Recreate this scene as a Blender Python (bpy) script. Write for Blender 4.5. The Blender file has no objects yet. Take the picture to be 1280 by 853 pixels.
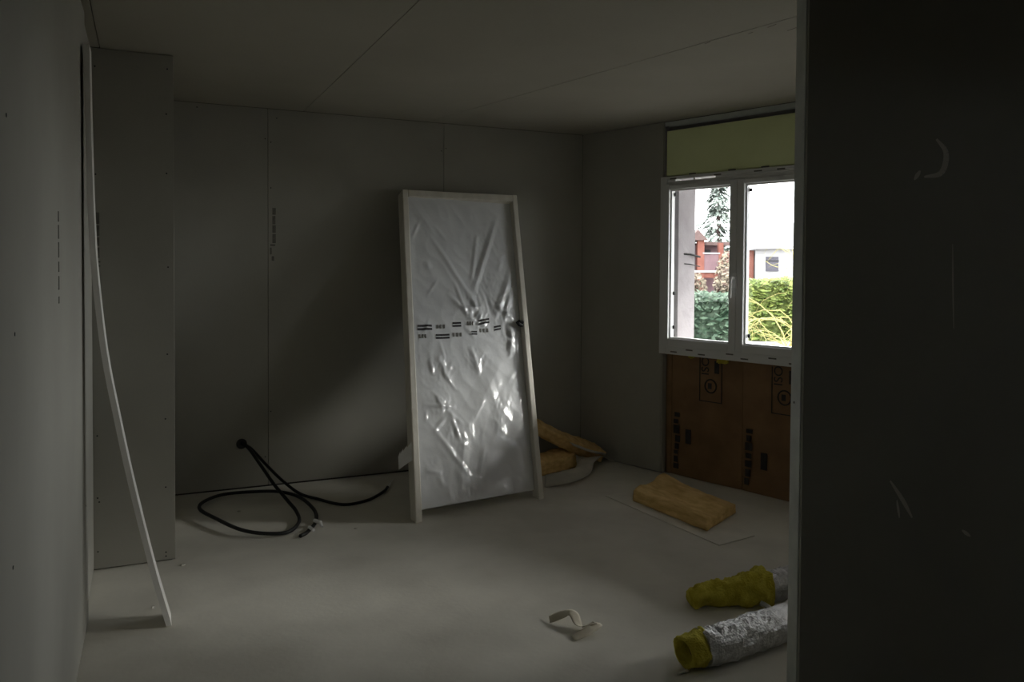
import bpy, math, random
from mathutils import Vector, Matrix, noise

random.seed(7)
SC = bpy.context.scene
COL = SC.collection

# ------------------------------------------------------------------ camera
YAW, PITCH, ROLL, CAM_H = 0.4294, -0.0253, 0.0065, 1.48
F_ = Vector((math.sin(YAW) * math.cos(PITCH), math.cos(YAW) * math.cos(PITCH), math.sin(PITCH)))
R0 = Vector((math.cos(YAW), -math.sin(YAW), 0))
U0 = R0.cross(F_)
R_ = R0 * math.cos(ROLL) + U0 * math.sin(ROLL)
U_ = -R0 * math.sin(ROLL) + U0 * math.cos(ROLL)
cam_d = bpy.data.cameras.new('camera')
cam = bpy.data.objects.new('camera', cam_d)
COL.objects.link(cam)
cam_d.sensor_width = 36.0
cam_d.lens = 36.0 * 1000.0 / 1280.0
cam_d.shift_y = -69.35 / 1280.0
cam_d.clip_start = 0.05
cam_d.clip_end = 400
cam.matrix_world = Matrix(((R_.x, U_.x, -F_.x, 0), (R_.y, U_.y, -F_.y, 0), (R_.z, U_.z, -F_.z, CAM_H), (0, 0, 0, 1)))
SC.camera = cam

# ------------------------------------------------------------------ world: even overcast sky
SKY = 1.0
world = bpy.data.worlds.new('overcast_sky')
SC.world = world
world.use_nodes = True
bg = world.node_tree.nodes['Background']
bg.inputs[0].default_value = (0.97, 0.985, 1.0, 1)
bg.inputs[1].default_value = SKY

# veiled sun behind the cloud cover: weak, wide and low
SUN_ELEV, SUN_TRAVEL = math.radians(23.5), Vector((-0.93, 0.36, 0))
sd = bpy.data.lights.new('veiled_sun', 'SUN')
sd.energy = 0.8
sd.angle = math.radians(20)
sd.color = (1.0, 0.97, 0.92)
so_ = bpy.data.objects.new('veiled_sun', sd)
COL.objects.link(so_)
so_.rotation_euler = (SUN_TRAVEL.normalized() * math.cos(SUN_ELEV) + Vector((0, 0, -math.sin(SUN_ELEV)))).to_track_quat('-Z', 'Y').to_euler()
so_.location = (20, -8, 12)

# ------------------------------------------------------------------ exposure / colour management
SC.view_settings.view_transform = 'Standard'
SC.view_settings.look = 'None'
SC.view_settings.exposure = 3.62
SC.view_settings.gamma = 1.0
SC.view_settings.use_curve_mapping = False
SC.cycles.max_bounces = 10
SC.cycles.diffuse_bounces = 7
SC.cycles.transparent_max_bounces = 16
SC.cycles.sample_clamp_indirect = 4.0
SC.cycles.use_denoising = True

# ------------------------------------------------------------------ room dimensions
H = 2.5
D = 5.47            # back wall
XL = -0.232         # left wall
D2 = 4.29           # front of the boxed niche
XB = 0.128          # right side of the boxed niche
XC = 3.105          # corner between back wall and window wall
ANG = 0.3074        # window wall is skewed
WD = Vector((math.sin(ANG), -math.cos(ANG), 0))
WN = Vector((math.cos(ANG), math.sin(ANG), 0))

def W(s, off, z):
    """point on the window wall: s along it from the corner, off outwards"""
    return Vector((XC, D, z)) + WD * s + WN * off

SHADE_O, SHADE_Z = 2.6, 2.45      # depth and underside of the roof slab added outside to cap the sky
# daylight portals in the window openings (sampling aids for the sky; they give off no light themselves)
S2 = 2.00            # offset of the unseen second window, added to light the room from the side
for k in range(2):
    pd = bpy.data.lights.new('window_portal', 'AREA')
    pd.shape = 'RECTANGLE'
    pd.size, pd.size_y = 1.14, 1.16
    pd.cycles.is_portal = True
    po = bpy.data.objects.new('window_portal', pd)
    COL.objects.link(po)
    ya = WN.cross(WD)
    pc = W(1.3985 + S2 * k, 0.28, 1.515)
    po.matrix_world = Matrix(((WD.x, ya.x, WN.x, pc.x), (WD.y, ya.y, WN.y, pc.y), (WD.z, ya.z, WN.z, pc.z), (0, 0, 0, 1)))

# ------------------------------------------------------------------ materials
MATS = {}
def mat(name, c1, c2=None, scale=6.0, rough=0.85, bump=0.0, bscale=None, metal=0.0, spec=0.3, detail=5.0, coat=0.0, stretch=None, alpha=1.0, lo=0.35, hi=0.65):
    if name in MATS:
        return MATS[name]
    m = bpy.data.materials.new(name)
    m.use_nodes = True
    nt = m.node_tree
    b = nt.nodes['Principled BSDF']
    b.inputs['Roughness'].default_value = rough
    b.inputs['Metallic'].default_value = metal
    b.inputs['Specular IOR Level'].default_value = spec
    b.inputs['Coat Weight'].default_value = coat
    b.inputs['Coat Roughness'].default_value = 0.15
    b.inputs['Alpha'].default_value = alpha
    tc = nt.nodes.new('ShaderNodeTexCoord')
    mp = nt.nodes.new('ShaderNodeMapping')
    nt.links.new(tc.outputs['Object'], mp.inputs['Vector'])
    if stretch:
        mp.inputs['Scale'].default_value = stretch
    if c2 is not None:
        n = nt.nodes.new('ShaderNodeTexNoise')
        n.inputs['Scale'].default_value = scale
        n.inputs['Detail'].default_value = detail
        nt.links.new(mp.outputs['Vector'], n.inputs['Vector'])
        r = nt.nodes.new('ShaderNodeValToRGB')
        r.color_ramp.elements[0].position = lo
        r.color_ramp.elements[1].position = hi
        r.color_ramp.elements[0].color = (*c1, 1)
        r.color_ramp.elements[1].color = (*c2, 1)
        nt.links.new(n.outputs['Fac'], r.inputs['Fac'])
        nt.links.new(r.outputs['Color'], b.inputs['Base Color'])
    else:
        b.inputs['Base Color'].default_value = (*c1, 1)
    if bump > 0:
        n2 = nt.nodes.new('ShaderNodeTexNoise')
        n2.inputs['Scale'].default_value = bscale or scale * 6
        n2.inputs['Detail'].default_value = 6
        nt.links.new(mp.outputs['Vector'], n2.inputs['Vector'])
        bp = nt.nodes.new('ShaderNodeBump')
        bp.inputs['Strength'].default_value = bump
        bp.inputs['Distance'].default_value = 0.01
        nt.links.new(n2.outputs['Fac'], bp.inputs['Height'])
        nt.links.new(bp.outputs['Normal'], b.inputs['Normal'])
    MATS[name] = m
    return m

def glass_mat():
    m = bpy.data.materials.new('window_glass')
    m.use_nodes = True
    nt = m.node_tree
    nt.nodes.clear()
    out = nt.nodes.new('ShaderNodeOutputMaterial')
    mx = nt.nodes.new('ShaderNodeMixShader')
    tr = nt.nodes.new('ShaderNodeBsdfTransparent')
    gl = nt.nodes.new('ShaderNodeBsdfGlossy')
    gl.inputs['Roughness'].default_value = 0.02
    tr.inputs['Color'].default_value = (0.97, 0.98, 0.975, 1)
    mx.inputs['Fac'].default_value = 0.05
    nt.links.new(tr.outputs[0], mx.inputs[1])
    nt.links.new(gl.outputs[0], mx.inputs[2])
    nt.links.new(mx.outputs[0], out.inputs['Surface'])
    return m

M_BOARD = mat('plasterboard_paper', (0.33, 0.32, 0.28), (0.37, 0.36, 0.315), 1.6, 0.9, 0.05, 60)
M_BOARD2 = mat('plasterboard_ceiling', (0.37, 0.35, 0.29), (0.41, 0.39, 0.325), 1.2, 0.9, 0.05, 60)
M_GAP = mat('wall_cavity', (0.05, 0.045, 0.04), (0.08, 0.07, 0.06), 8, 0.95)
M_FLOOR = mat('dusty_screed', (0.60, 0.575, 0.51), (0.74, 0.715, 0.64), 2.2, 0.75, 0.10, 45, detail=9)
M_MASON = mat('outer_render', (0.29, 0.265, 0.275), (0.34, 0.315, 0.325), 9, 0.95, 0.2, 60)
M_PVC = mat('white_pvc', (0.66, 0.67, 0.66), (0.70, 0.70, 0.69), 3, 0.35, spec=0.45)
M_GLASS = glass_mat()
M_GREEN = mat('green_board', (0.74, 0.80, 0.44), (0.80, 0.86, 0.49), 3, 0.9)
M_RAIL = mat('galvanised_steel', (0.58, 0.61, 0.60), (0.66, 0.69, 0.67), 14, 0.5, metal=0.45)
M_KRAFT = mat('kraft_paper', (0.20, 0.115, 0.055), (0.26, 0.155, 0.075), 5, 0.7, 0.25, 18)
M_INK = mat('black_ink', (0.03, 0.028, 0.028), (0.05, 0.045, 0.045), 30, 0.7)
M_GREYINK = mat('grey_ink', (0.13, 0.125, 0.11), (0.18, 0.17, 0.15), 30, 0.9)
M_DARK = mat('dark_metal', (0.02, 0.02, 0.02), None, rough=0.5)
M_BLACK = mat('black_conduit', (0.012, 0.013, 0.013), (0.022, 0.022, 0.022), 30, 0.5)
M_WOOL = mat('brown_mineral_wool', (0.66, 0.43, 0.16), (0.86, 0.62, 0.28), 22, 0.98, 0.5, 120, stretch=(1.0, 0.35, 1.6))
M_WOOLY = mat('yellow_mineral_wool', (0.50, 0.42, 0.04), (0.68, 0.60, 0.09), 25, 0.98, 0.7, 120)
M_FOIL = mat('aluminium_foil', (0.50, 0.50, 0.50), (0.68, 0.68, 0.68), 30, 0.42, 0.6, 110, metal=0.75)
M_LINER = mat('brown_liner', (0.16, 0.10, 0.06), (0.22, 0.14, 0.08), 20, 0.9)
M_WOOD = mat('primed_wood', (0.66, 0.63, 0.55), (0.73, 0.70, 0.62), 4, 0.6, 0.06, 30, stretch=(6, 6, 1))
M_LEAF = mat('door_leaf_paint', (0.66, 0.67, 0.66), (0.70, 0.70, 0.69), 2, 0.6)
M_STRIP = mat('white_strip', (0.72, 0.70, 0.66), (0.78, 0.76, 0.72), 5, 0.6)
M_PAPER = mat('scrap_paper', (0.66, 0.60, 0.48), (0.74, 0.69, 0.57), 12, 0.85, 0.2, 40)
M_FACING = mat('grey_facing_paper', (0.50, 0.48, 0.42), (0.58, 0.55, 0.48), 9, 0.8, 0.3, 30)
M_OFFCUT = mat('dusty_offcut', (0.66, 0.635, 0.57), (0.76, 0.735, 0.66), 5, 0.85)
M_WHITE = mat('white_plastic', (0.75, 0.75, 0.74), (0.8, 0.8, 0.79), 9, 0.5)
M_SMEAR = mat('plaster_smear', (0.66, 0.62, 0.56), (0.72, 0.69, 0.63), 20, 0.95)
M_FILM = mat('plastic_film', (0.76, 0.77, 0.78), (0.84, 0.85, 0.86), 3, 0.20, 0.15, 22, spec=0.8, coat=0.5, alpha=0.88)

# ------------------------------------------------------------------ mesh helpers
ORG = {}
def obj(name, verts, faces, m, parent=None, origin=None, smooth=False):
    """one mesh object from world-space vertices; children keep their parent's origin"""
    if parent is not None:
        o0 = ORG[parent.name]
    elif origin is not None:
        o0 = Vector(origin)
    else:
        xs = [v[0] for v in verts]; ys = [v[1] for v in verts]; zs = [v[2] for v in verts]
        o0 = Vector(((min(xs) + max(xs)) / 2, (min(ys) + max(ys)) / 2, min(zs)))
    me = bpy.data.meshes.new(name)
    me.from_pydata([Vector(v) - o0 for v in verts], [], faces)
    me.materials.append(m)
    if smooth:
        me.polygons.foreach_set('use_smooth', [True] * len(me.polygons))
    me.update()
    o = bpy.data.objects.new(name, me)
    COL.objects.link(o)
    if parent is not None:
        o.parent = parent
    else:
        o.location = o0
    ORG[o.name] = o0
    return o

def empty(name, loc):
    o = bpy.data.objects.new(name, None)
    o.empty_display_size = 0.1
    COL.objects.link(o)
    o.location = loc
    ORG[o.name] = Vector(loc)
    return o

def tag(o, label=None, cat=None, group=None, kind=None):
    if label: o['label'] = label
    if cat: o['category'] = cat
    if group: o['group'] = group
    if kind: o['kind'] = kind
    return o

HF = [(0, 3, 2, 1), (4, 5, 6, 7), (0, 1, 5, 4), (1, 2, 6, 5), (2, 3, 7, 6), (3, 0, 4, 7)]
class MB:
    def __init__(self):
        self.v = []; self.f = []
    def hexa(self, p):
        n = len(self.v)
        self.v += [Vector(q) for q in p]
        # keep outward winding
        c = sum((Vector(q) for q in p), Vector()) / 8
        for fc in HF:
            a, b, d = (Vector(p[fc[0]]), Vector(p[fc[1]]), Vector(p[fc[2]]))
            nrm = (b - a).cross(d - a)
            fl = fc if nrm.dot(a - c) >= 0 else tuple(reversed(fc))
            self.f.append(tuple(n + i for i in fl))
        return self
    def box(self, x0, x1, y0, y1, z0, z1):
        return self.hexa([(x0, y0, z0), (x1, y0, z0), (x1, y1, z0), (x0, y1, z0), (x0, y0, z1), (x1, y0, z1), (x1, y1, z1), (x0, y1, z1)])
    def wbox(self, s0, s1, o0, o1, z0, z1):
        return self.hexa([W(s0, o0, z0), W(s1, o0, z0), W(s1, o1, z0), W(s0, o1, z0), W(s0, o0, z1), W(s1, o0, z1), W(s1, o1, z1), W(s0, o1, z1)])
    def prism(self, poly, z0, z1):
        """vertical prism over a ground polygon (counter-clockwise)"""
        n = len(self.v); k = len(poly)
        self.v += [Vector((x, y, z0)) for x, y in poly] + [Vector((x, y, z1)) for x, y in poly]
        self.f.append(tuple(n + i for i in reversed(range(k))))
        self.f.append(tuple(n + k + i for i in range(k)))
        for i in range(k):
            j = (i + 1) % k
            self.f.append((n + i, n + j, n + k + j, n + k + i))
        return self
    def tube(self, pts, rad, seg=8, cap=True):
        pts = [Vector(p) for p in pts]
        n0 = len(self.v)
        prev = None
        for i, p in enumerate(pts):
            t = (pts[min(i + 1, len(pts) - 1)] - pts[max(i - 1, 0)]).normalized()
            if prev is None:
                a = Vector((0, 0, 1)) if abs(t.z) < 0.9 else Vector((1, 0, 0))
                u = t.cross(a).normalized()
            else:
                u = (prev - t * prev.dot(t)).normalized()
            prev = u
            w = t.cross(u)
            r = rad[i] if isinstance(rad, (list, tuple)) else rad
            for k in range(seg):
                an = 2 * math.pi * k / seg
                self.v.append(p + u * (r * math.cos(an)) + w * (r * math.sin(an)))
        for i in range(len(pts) - 1):
            for k in range(seg):
                k2 = (k + 1) % seg
                a = n0 + i * seg
                self.f.append((a + k, a + k2, a + seg + k2, a + seg + k))
        if cap:
            self.f.append(tuple(n0 + k for k in reversed(range(seg))))
            e = n0 + (len(pts) - 1) * seg
            self.f.append(tuple(e + k for k in range(seg)))
        return self
    def disc(self, c, nrm, r, h, seg=10):
        c = Vector(c); nrm = Vector(nrm).normalized()
        return self.tube([c, c + nrm * h], r, seg)
    def build(self, name, m, parent=None, origin=None, smooth=False):
        return obj(name, self.v, self.f, m, parent, origin, smooth)

def spline(P, n=10):
    P = [Vector(p) for p in P]
    Q = [P[0] * 2 - P[1]] + P + [P[-1] * 2 - P[-2]]
    out = []
    for i in range(1, len(Q) - 2):
        a, b, c, d = Q[i - 1], Q[i], Q[i + 1], Q[i + 2]
        for k in range(n):
            t = k / n
            out.append(0.5 * ((2 * b) + (c - a) * t + (2 * a - 5 * b + 4 * c - d) * t * t + (3 * b - a - 3 * c + d) * t ** 3))
    out.append(P[-1])
    return out

def bevel(o, w=0.003, seg=1):
    md = o.modifiers.new('bevel', 'BEVEL')
    md.width = w; md.segments = seg; md.limit_method = 'ANGLE'
    return o

def structure(o, label, cat=None):
    o['kind'] = 'structure'
    o['label'] = label
    if cat: o['category'] = cat
    return o

SCREW = None
def screw(pos, nrm, parent, r=0.005):
    """small dark drywall screw head, pushed slightly proud of the board"""
    global SCREW
    nrm = Vector(nrm).normalized()
    if SCREW is None:
        b = MB().disc((0, 0, 0), (0, 0, 1), 1.0, 0.3, 8)
        SCREW = bpy.data.meshes.new('screw_head')
        SCREW.from_pydata(b.v, [], b.f)
        SCREW.materials.append(M_DARK)
    o = bpy.data.objects.new('screw_head', SCREW)
    COL.objects.link(o)
    o.parent = parent
    o.location = Vector(pos) - ORG[parent.name]
    o.rotation_euler = nrm.to_track_quat('Z', 'Y').to_euler()
    o.scale = (r, r, r)
    return o

def dashes(parent, name, p0, along, across, m, pattern, h, nrm, lift=0.0015):
    """illegible printed stamp: short flat dashes of ink laid on a board"""
    b = MB(); along = Vector(along).normalized(); across = Vector(across).normalized(); nrm = Vector(nrm).normalized()
    t = 0.0
    for ln, gap, k, sh in pattern:
        a = Vector(p0) + along * t + across * (h * sh)
        q = [a, a + along * ln, a + along * ln + across * (h * k), a + across * (h * k)]
        b.hexa([x for x in q] + [x + nrm * lift for x in q])
        t += ln + gap
    return b.build(name, m, parent)

# ================================================================== THE ROOM
# ---- floor
poly_room = [(XL - 0.12, -1.5), (5.35, -1.5), (W(-0.12, 0.07, 0).x + 0.0, D + 0.12), (XL - 0.12, D + 0.12)]
fl = MB().prism([(-0.5, -1.6), (5.7, -1.6), (3.25, 5.62), (-0.5, 5.62)], -0.15, 0.0).build('floor', M_FLOOR)
structure(fl, 'dusty grey screed floor of the unfinished room', 'floor')

# ---- ceiling: dark plenum above, sheets of board below
ce = MB().prism([(-0.5, -1.6), (5.7, -1.6), (3.25, 5.62), (-0.5, 5.62)], H + 0.013, H + 0.16).build('ceiling', M_GAP)
structure(ce, 'bare plasterboard ceiling with open board joints', 'ceiling')
def seam2(y): return 2.217 + (3.49 - y) * 0.195
def wx(y, off=0.0): return XC + (D - y) * math.tan(ANG) + off / math.cos(ANG)
for poly in [
    [(XL + 0.04, -1.4), (0.962, -1.4), (0.962, D), (XL + 0.04, D)],
    [(0.966, -1.4), (seam2(-1.4) - 0.003, -1.4), (seam2(D) - 0.003, D), (0.966, D)],
    [(seam2(-1.4) + 0.003, -1.4), (wx(-1.4), -1.4), (wx(D), D), (seam2(D) + 0.003, D)],
    [(XL - 0.01, -1.4), (XL + 0.036, -1.4), (XL + 0.036, D2), (XL - 0.01, D2)]]:
    MB().prism(poly, H, H + 0.0125).build('plasterboard_sheet', M_BOARD2, ce)
# smudged pencil and knife marks beside the open joint
b = MB()
for (x, y, l) in [(2.41, 2.62, 0.05), (2.40, 2.75, 0.03), (2.52, 2.60, 0.07), (2.33, 2.95, 0.04)]:
    b.box(x, x + 0.004, y, y + l, H - 0.0008, H + 0.001)
b.build('joint_marks', M_GREYINK, ce)

# ---- back wall
wb = MB().box(-0.4, 3.2, D + 0.0135, D + 0.12, 0, H + 0.0128).build('wall_back', M_GAP)
structure(wb, 'back wall lined with grey plasterboard sheets', 'wall')
for x0, x1 in [(-0.3, 0.732), (0.735, 1.956), (1.959, 3.105)]:
    bevel(MB().box(x0, x1, D, D + 0.013, 0.012, H - 0.002).build('plasterboard_sheet', M_BOARD, wb), 0.0015)
dashes(wb, 'printed_stamp', (0.757, D, 1.50), (0, 0, 1), (1, 0, 0), M_GREYINK,
       [(0.03, 0.012, 0.7, 0), (0.045, 0.01, 0.5, -0.5), (0.012, 0.008, 1.4, -0.4), (0.06, 0.008, 1, 0.2), (0.05, 0.006, 1, 0.2), (0.055, 0.008, 0.9, 0.2), (0.045, 0.01, 1, 0.2)], 0.022, (0, -1, 0))
for x, z in [(0.716, 2.3), (0.752, 2.28), (0.752, 1.98), (0.79, 2.44), (1.94, 2.3), (1.974, 2.32), (0.30, 2.47), (0.75, 0.5), (0.715, 0.2)]:
    screw((x, D, z), (0, -1, 0), wb, 0.004)

# ---- boxed niche on the left (front face and return)
wn = MB().box(XL - 0.1, XB - 0.0135, D2 + 0.0135, D, 0, H).build('wall_niche', M_GAP)
structure(wn, 'boxed-out plasterboard corner left of the back wall', 'wall')
bevel(MB().box(XL - 0.05, XB, D2, D2 + 0.013, 0.006, H - 0.003).build('plasterboard_sheet', M_BOARD, wn), 0.0015)
bevel(MB().box(XB - 0.013, XB, D2 + 0.0135, D - 0.002, 0.008, H - 0.002).build('plasterboard_sheet', M_BOARD, wn), 0.0015)
for x, z in [(-0.215, 2.41), (0.1, 2.43), (0.095, 2.21), (-0.215, 1.9), (0.095, 1.92), (0.1, 1.46), (0.095, 1.03), (0.085, 0.37), (-0.215, 0.65), (0.085, 0.71), (-0.215, 0.35), (-0.208, 0.33), (-0.215, 0.09), (0.085, 0.045), (0.085, 0.025)]:
    screw((x, D2, z), (0, -1, 0), wn, 0.004)
for y, z in [(D2 + 0.1, 2.2), (D2 + 0.08, 1.36), (D2 + 0.1, 1.05), (D2 + 0.12, 0.68), (D2 + 0.1, 0.4)]:
    screw((XB, y, z), (1, 0, 0), wn, 0.004)
dashes(wn, 'printed_stamp', (-0.216, D2, 1.46), (0, 0, 1), (1, 0, 0), M_GREYINK,
       [(0.008, 0.012, 0.6, 0.6), (0.008, 0.014, 0.6, 0.6), (0.05, 0.008, 1, 0), (0.04, 0.008, 1, 0), (0.05, 0.006, 1, 0), (0.055, 0.006, 1, 0)], 0.016, (0, -1, 0))

# ---- left wall
wl = MB().box(XL - 0.15, XL - 0.014, -1.45, D2 + 0.01, 0, H + 0.0128).build('wall_left', M_GAP)
structure(wl, 'long left wall lined with plasterboard sheets', 'wall')
# two sheets near the camera; the last one has sprung loose and stands proud at its far edge
bevel(MB().box(XL - 0.013, XL, -1.4, 1.22, 0.006, H - 0.004).build('plasterboard_sheet', M_BOARD, wl), 0.0015)
sb = MB()
NY = 12
for i in range(NY):
    y0 = 1.224 + (3.70 - 1.224) * i / NY
    y1 = 1.224 + (3.70 - 1.224) * (i + 1) / NY
    e0 = 0.010 * (max(0, (y0 - 2.4)) / 1.3) ** 2
    e1 = 0.010 * (max(0, (y1 - 2.4)) / 1.3) ** 2
    sb.hexa([(XL - 0.013 + e0, y0, 0.004), (XL + e0, y0, 0.004), (XL + e1, y1, 0.004), (XL - 0.013 + e1, y1, 0.004),
             (XL - 0.013 + e0, y0, H - 0.004), (XL + e0, y0, H - 0.004), (XL + e1, y1, H - 0.004), (XL - 0.013 + e1, y1, H - 0.004)])
sb.build('plasterboard_sheet', M_BOARD, wl)
bevel(MB().box(XL - 0.014, XL - 0.001, 3.775, D2 - 0.002, 0.006, H - 0.004).build('plasterboard_sheet', M_BOARD, wl), 0.0015)
for y, z in [(1.73, 1.75), (1.81, 1.34), (1.78, 2.2), (1.76, 0.9), (3.62, 0.5)]:
    screw((XL + (0.009 if y > 3 else 0), y, z), (1, 0, 0), wl, 0.004)
dashes(wl, 'printed_stamp', (XL + 0.0006, 2.67, 1.36), (0, 0, 1), (0, 1, 0), M_GREYINK,
       [(0.02, 0.02, 1, 0), (0.04, 0.012, 1, 0), (0.03, 0.012, 1, 0), (0.045, 0.01, 1, 0), (0.04, 0.01, 1, 0), (0.03, 0.01, 1, 0)], 0.016, (1, 0, 0))

# ---- rear wall and corridor side behind the camera
wr = MB()
RX0, RX1, RZ0, RZ1 = 3.0, 3.28, 1.73, 2.01      # small unseen window added behind the camera to brighten the partition
wr.box(-0.4, RX0, -1.55, -1.4, 0, H + 0.0128); wr.box(RX1, 5.5, -1.55, -1.4, 0, H + 0.0128)
wr.box(RX0, RX1, -1.55, -1.4, 0, RZ0); wr.box(RX0, RX1, -1.55, -1.4, RZ1, H + 0.0128)
wr = wr.build('wall_rear', M_BOARD)
w3 = empty('added_window_3', ((RX0 + RX1) / 2, -1.5, RZ0))
structure(w3, 'small unseen window added in the corridor end wall to brighten the partition', 'window')
fr = MB()
fr.box(RX0, RX0 + 0.02, -1.52, -1.46, RZ0, RZ1); fr.box(RX1 - 0.02, RX1, -1.52, -1.46, RZ0, RZ1)
fr.box(RX0 + 0.02, RX1 - 0.02, -1.52, -1.46, RZ0, RZ0 + 0.02); fr.box(RX0 + 0.02, RX1 - 0.02, -1.52, -1.46, RZ1 - 0.02, RZ1)
fr.build('frame', M_PVC, w3)
MB().box(RX0 + 0.02, RX1 - 0.02, -1.495, -1.489, RZ0 + 0.02, RZ1 - 0.02).build('glass_pane', M_GLASS, w3)
structure(wr, 'plain plasterboard wall closing the corridor', 'wall')

# ---- window wall
OS0, OS1, OZ0, OZ1 = 0.862, 1.935, 0.93, 2.10     # opening through the masonry
m_ = MB()
m_.wbox(-0.10, 0.78, 0.0135, 0.27, 0, H + 0.0128)
m_.wbox(0.78, OS0, 0.071, 0.27, 0, H + 0.0128)
for k in (0, S2):
    m_.wbox(OS0 + k, OS1 + k, 0.071, 0.27, 0, OZ0)
    m_.wbox(OS0 + k, OS1 + k, 0.071, 0.27, OZ1, H + 0.0128)
m_.wbox(OS1, OS0 + S2, 0.071, 0.27, 0, H + 0.0128)
m_.wbox(2.03, 0.78 + S2, 0.0135, 0.071, 0, H + 0.0128)
m_.wbox(OS1 + S2, 2.03 + S2, 0.071, 0.27, 0, H + 0.0128)
m_.wbox(2.03 + S2, 7.4, 0.0135, 0.27, 0, H + 0.0128)
wR = m_.build('wall_right', M_MASON)
structure(wR, 'skewed outer wall with the window in it', 'wall')
bevel(MB().wbox(0.0, 0.775, 0, 0.013, 0.008, H - 0.002).build('plasterboard_sheet', M_BOARD, wR), 0.0015)
bevel(MB().wbox(2.035, 0.775 + S2, 0, 0.013, 0.008, H - 0.002).build('plasterboard_sheet', M_BOARD, wR), 0.0015)
bevel(MB().wbox(2.035 + S2, 7.3, 0, 0.013, 0.008, H - 0.002).build('plasterboard_sheet', M_BOARD, wR), 0.0015)
bevel(MB().wbox(0.785 + S2, 2.025 + S2, 0.02, 0.033, 0.008, 0.858).build('plasterboard_sheet', M_BOARD, wR), 0.0015)
bevel(MB().wbox(0.785 + S2, 2.025 + S2, 0.02, 0.033, 2.114, H - 0.002).build('plasterboard_sheet', M_BOARD, wR), 0.0015)
# reveal strips of the lining on both sides of the opening
MB().wbox(0.776, 0.784, 0.004, 0.07, 0.008, 0.858).build('lining_edge', M_BOARD, wR)
MB().wbox(2.026, 2.034, 0.004, 0.07, 0.008, 0.858).build('lining_edge', M_BOARD, wR)
# shutter stop bars on the outer reveal
for z in (1.57, 1.50):
    MB().tube([W(OS0 - 0.01, 0.13, z), W(OS0 + 0.02, 0.19, z - 0.004), W(OS0 + 0.03, 0.29, z - 0.02)], 0.008 if z > 1.55 else 0.004, 6).build('shutter_stop', M_DARK, wR)

# steel ceiling rail over the window
rl = MB()
rl.wbox(0.78, 2.03, 0.012, 0.055, H - 0.003, H - 0.001)
rl.wbox(0.78, 2.03, 0.012, 0.014, H - 0.032, H - 0.002)
rl.wbox(0.78, 2.03, 0.053, 0.055, H - 0.032, H - 0.002)
rl = rl.build('trim_1', M_RAIL)
structure(rl, 'thin steel lining rail fixed under the ceiling above the window', 'rail')

# green board closing the shutter box over the window
gp = bevel(MB().wbox(0.792, 2.025, 0.018, 0.05, 2.118, 2.437).build('shutter_box_panel', M_GREEN), 0.002)
tag(gp, 'pale green board closing the shutter box above the window', 'panel')

# ---- windows
def make_window(name, k, label):
    w = empty(name, W(1.39 + k, 0.035, 0.86))
    structure(w, label, 'window')
    fr = MB()
    S0, S1, Z0, Z1 = 0.758 + k, 2.022 + k, 0.86, 2.112
    fr.wbox(S0, S0 + 0.058, -0.006, 0.07, Z0, Z1)
    fr.wbox(S1 - 0.058, S1, -0.006, 0.07, Z0, Z1)
    fr.wbox(S0 + 0.058, S1 - 0.058, -0.006, 0.07, Z0, Z0 + 0.06)
    # head with two ventilation slots cut through it
    fr.wbox(S0 + 0.058, S1 - 0.058, -0.006, 0.07, 2.052, 2.076)
    fr.wbox(S0 + 0.058, S1 - 0.058, -0.006, 0.07, 2.090, Z1)
    fr.wbox(S0 + 0.058, 0.885 + k, -0.006, 0.07, 2.076, 2.090)
    fr.wbox(1.035 + k, 1.05 + k, -0.006, 0.07, 2.076, 2.090)
    fr.wbox(1.21 + k, S1 - 0.058, -0.006, 0.07, 2.076, 2.090)
    bevel(fr.build('frame', M_PVC, w), 0.003)
    out = [w]
    for s0, s1, lw, rw in ((0.79 + k, 1.386 + k, 0.055, 0.052), (1.388 + k, 1.99 + k, 0.052, 0.055)):
        z0, z1 = 0.918, 2.053
        b = MB()
        b.wbox(s0, s0 + lw, -0.022, 0.05, z0, z1)
        b.wbox(s1 - rw, s1, -0.022, 0.05, z0, z1)
        b.wbox(s0 + lw, s1 - rw, -0.022, 0.05, z0, z0 + 0.054)
        b.wbox(s0 + lw, s1 - rw, -0.022, 0.05, z1 - 0.034, z1)
        so = bevel(b.build('sash', M_PVC, w), 0.004, 2)
        gb = MB()                                     # glazing beads
        a, c, e, g = s0 + lw, s1 - rw, z0 + 0.054, z1 - 0.034
        gb.wbox(a, a + 0.010, 0.0, 0.03, e, g); gb.wbox(c - 0.010, c, 0.0, 0.03, e, g)
        gb.wbox(a + 0.010, c - 0.010, 0.0, 0.03, e, e + 0.010); gb.wbox(a + 0.010, c - 0.010, 0.0, 0.03, g - 0.010, g)
        gb.build('glazing_bead', M_PVC, so)
        MB().wbox(a, c, 0.031, 0.037, e, g).build('glass_pane', M_GLASS, so)
        out.append(so)
    return out
w1, sl, sr = make_window('window_1', 0.0, 'white two-leaf window with a lever handle overlooking the garden')
make_window('added_window_2', S2, 'unseen second window added behind the partition for side light')  # added out of view for its light on floor and back wall
# lever handle on the meeting stile
hd = MB()
hd.wbox(1.366, 1.396, -0.032, -0.022, 1.34, 1.44)
hd.tube(spline([W(1.381, -0.03, 1.405), W(1.381, -0.062, 1.408), W(1.381, -0.072, 1.39), W(1.378, -0.072, 1.34), W(1.372, -0.068, 1.275)], 5), [0.009] * 16 + [0.011] * 5, 8)
bevel(hd.build('handle', M_WHITE, sl), 0.002)
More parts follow.
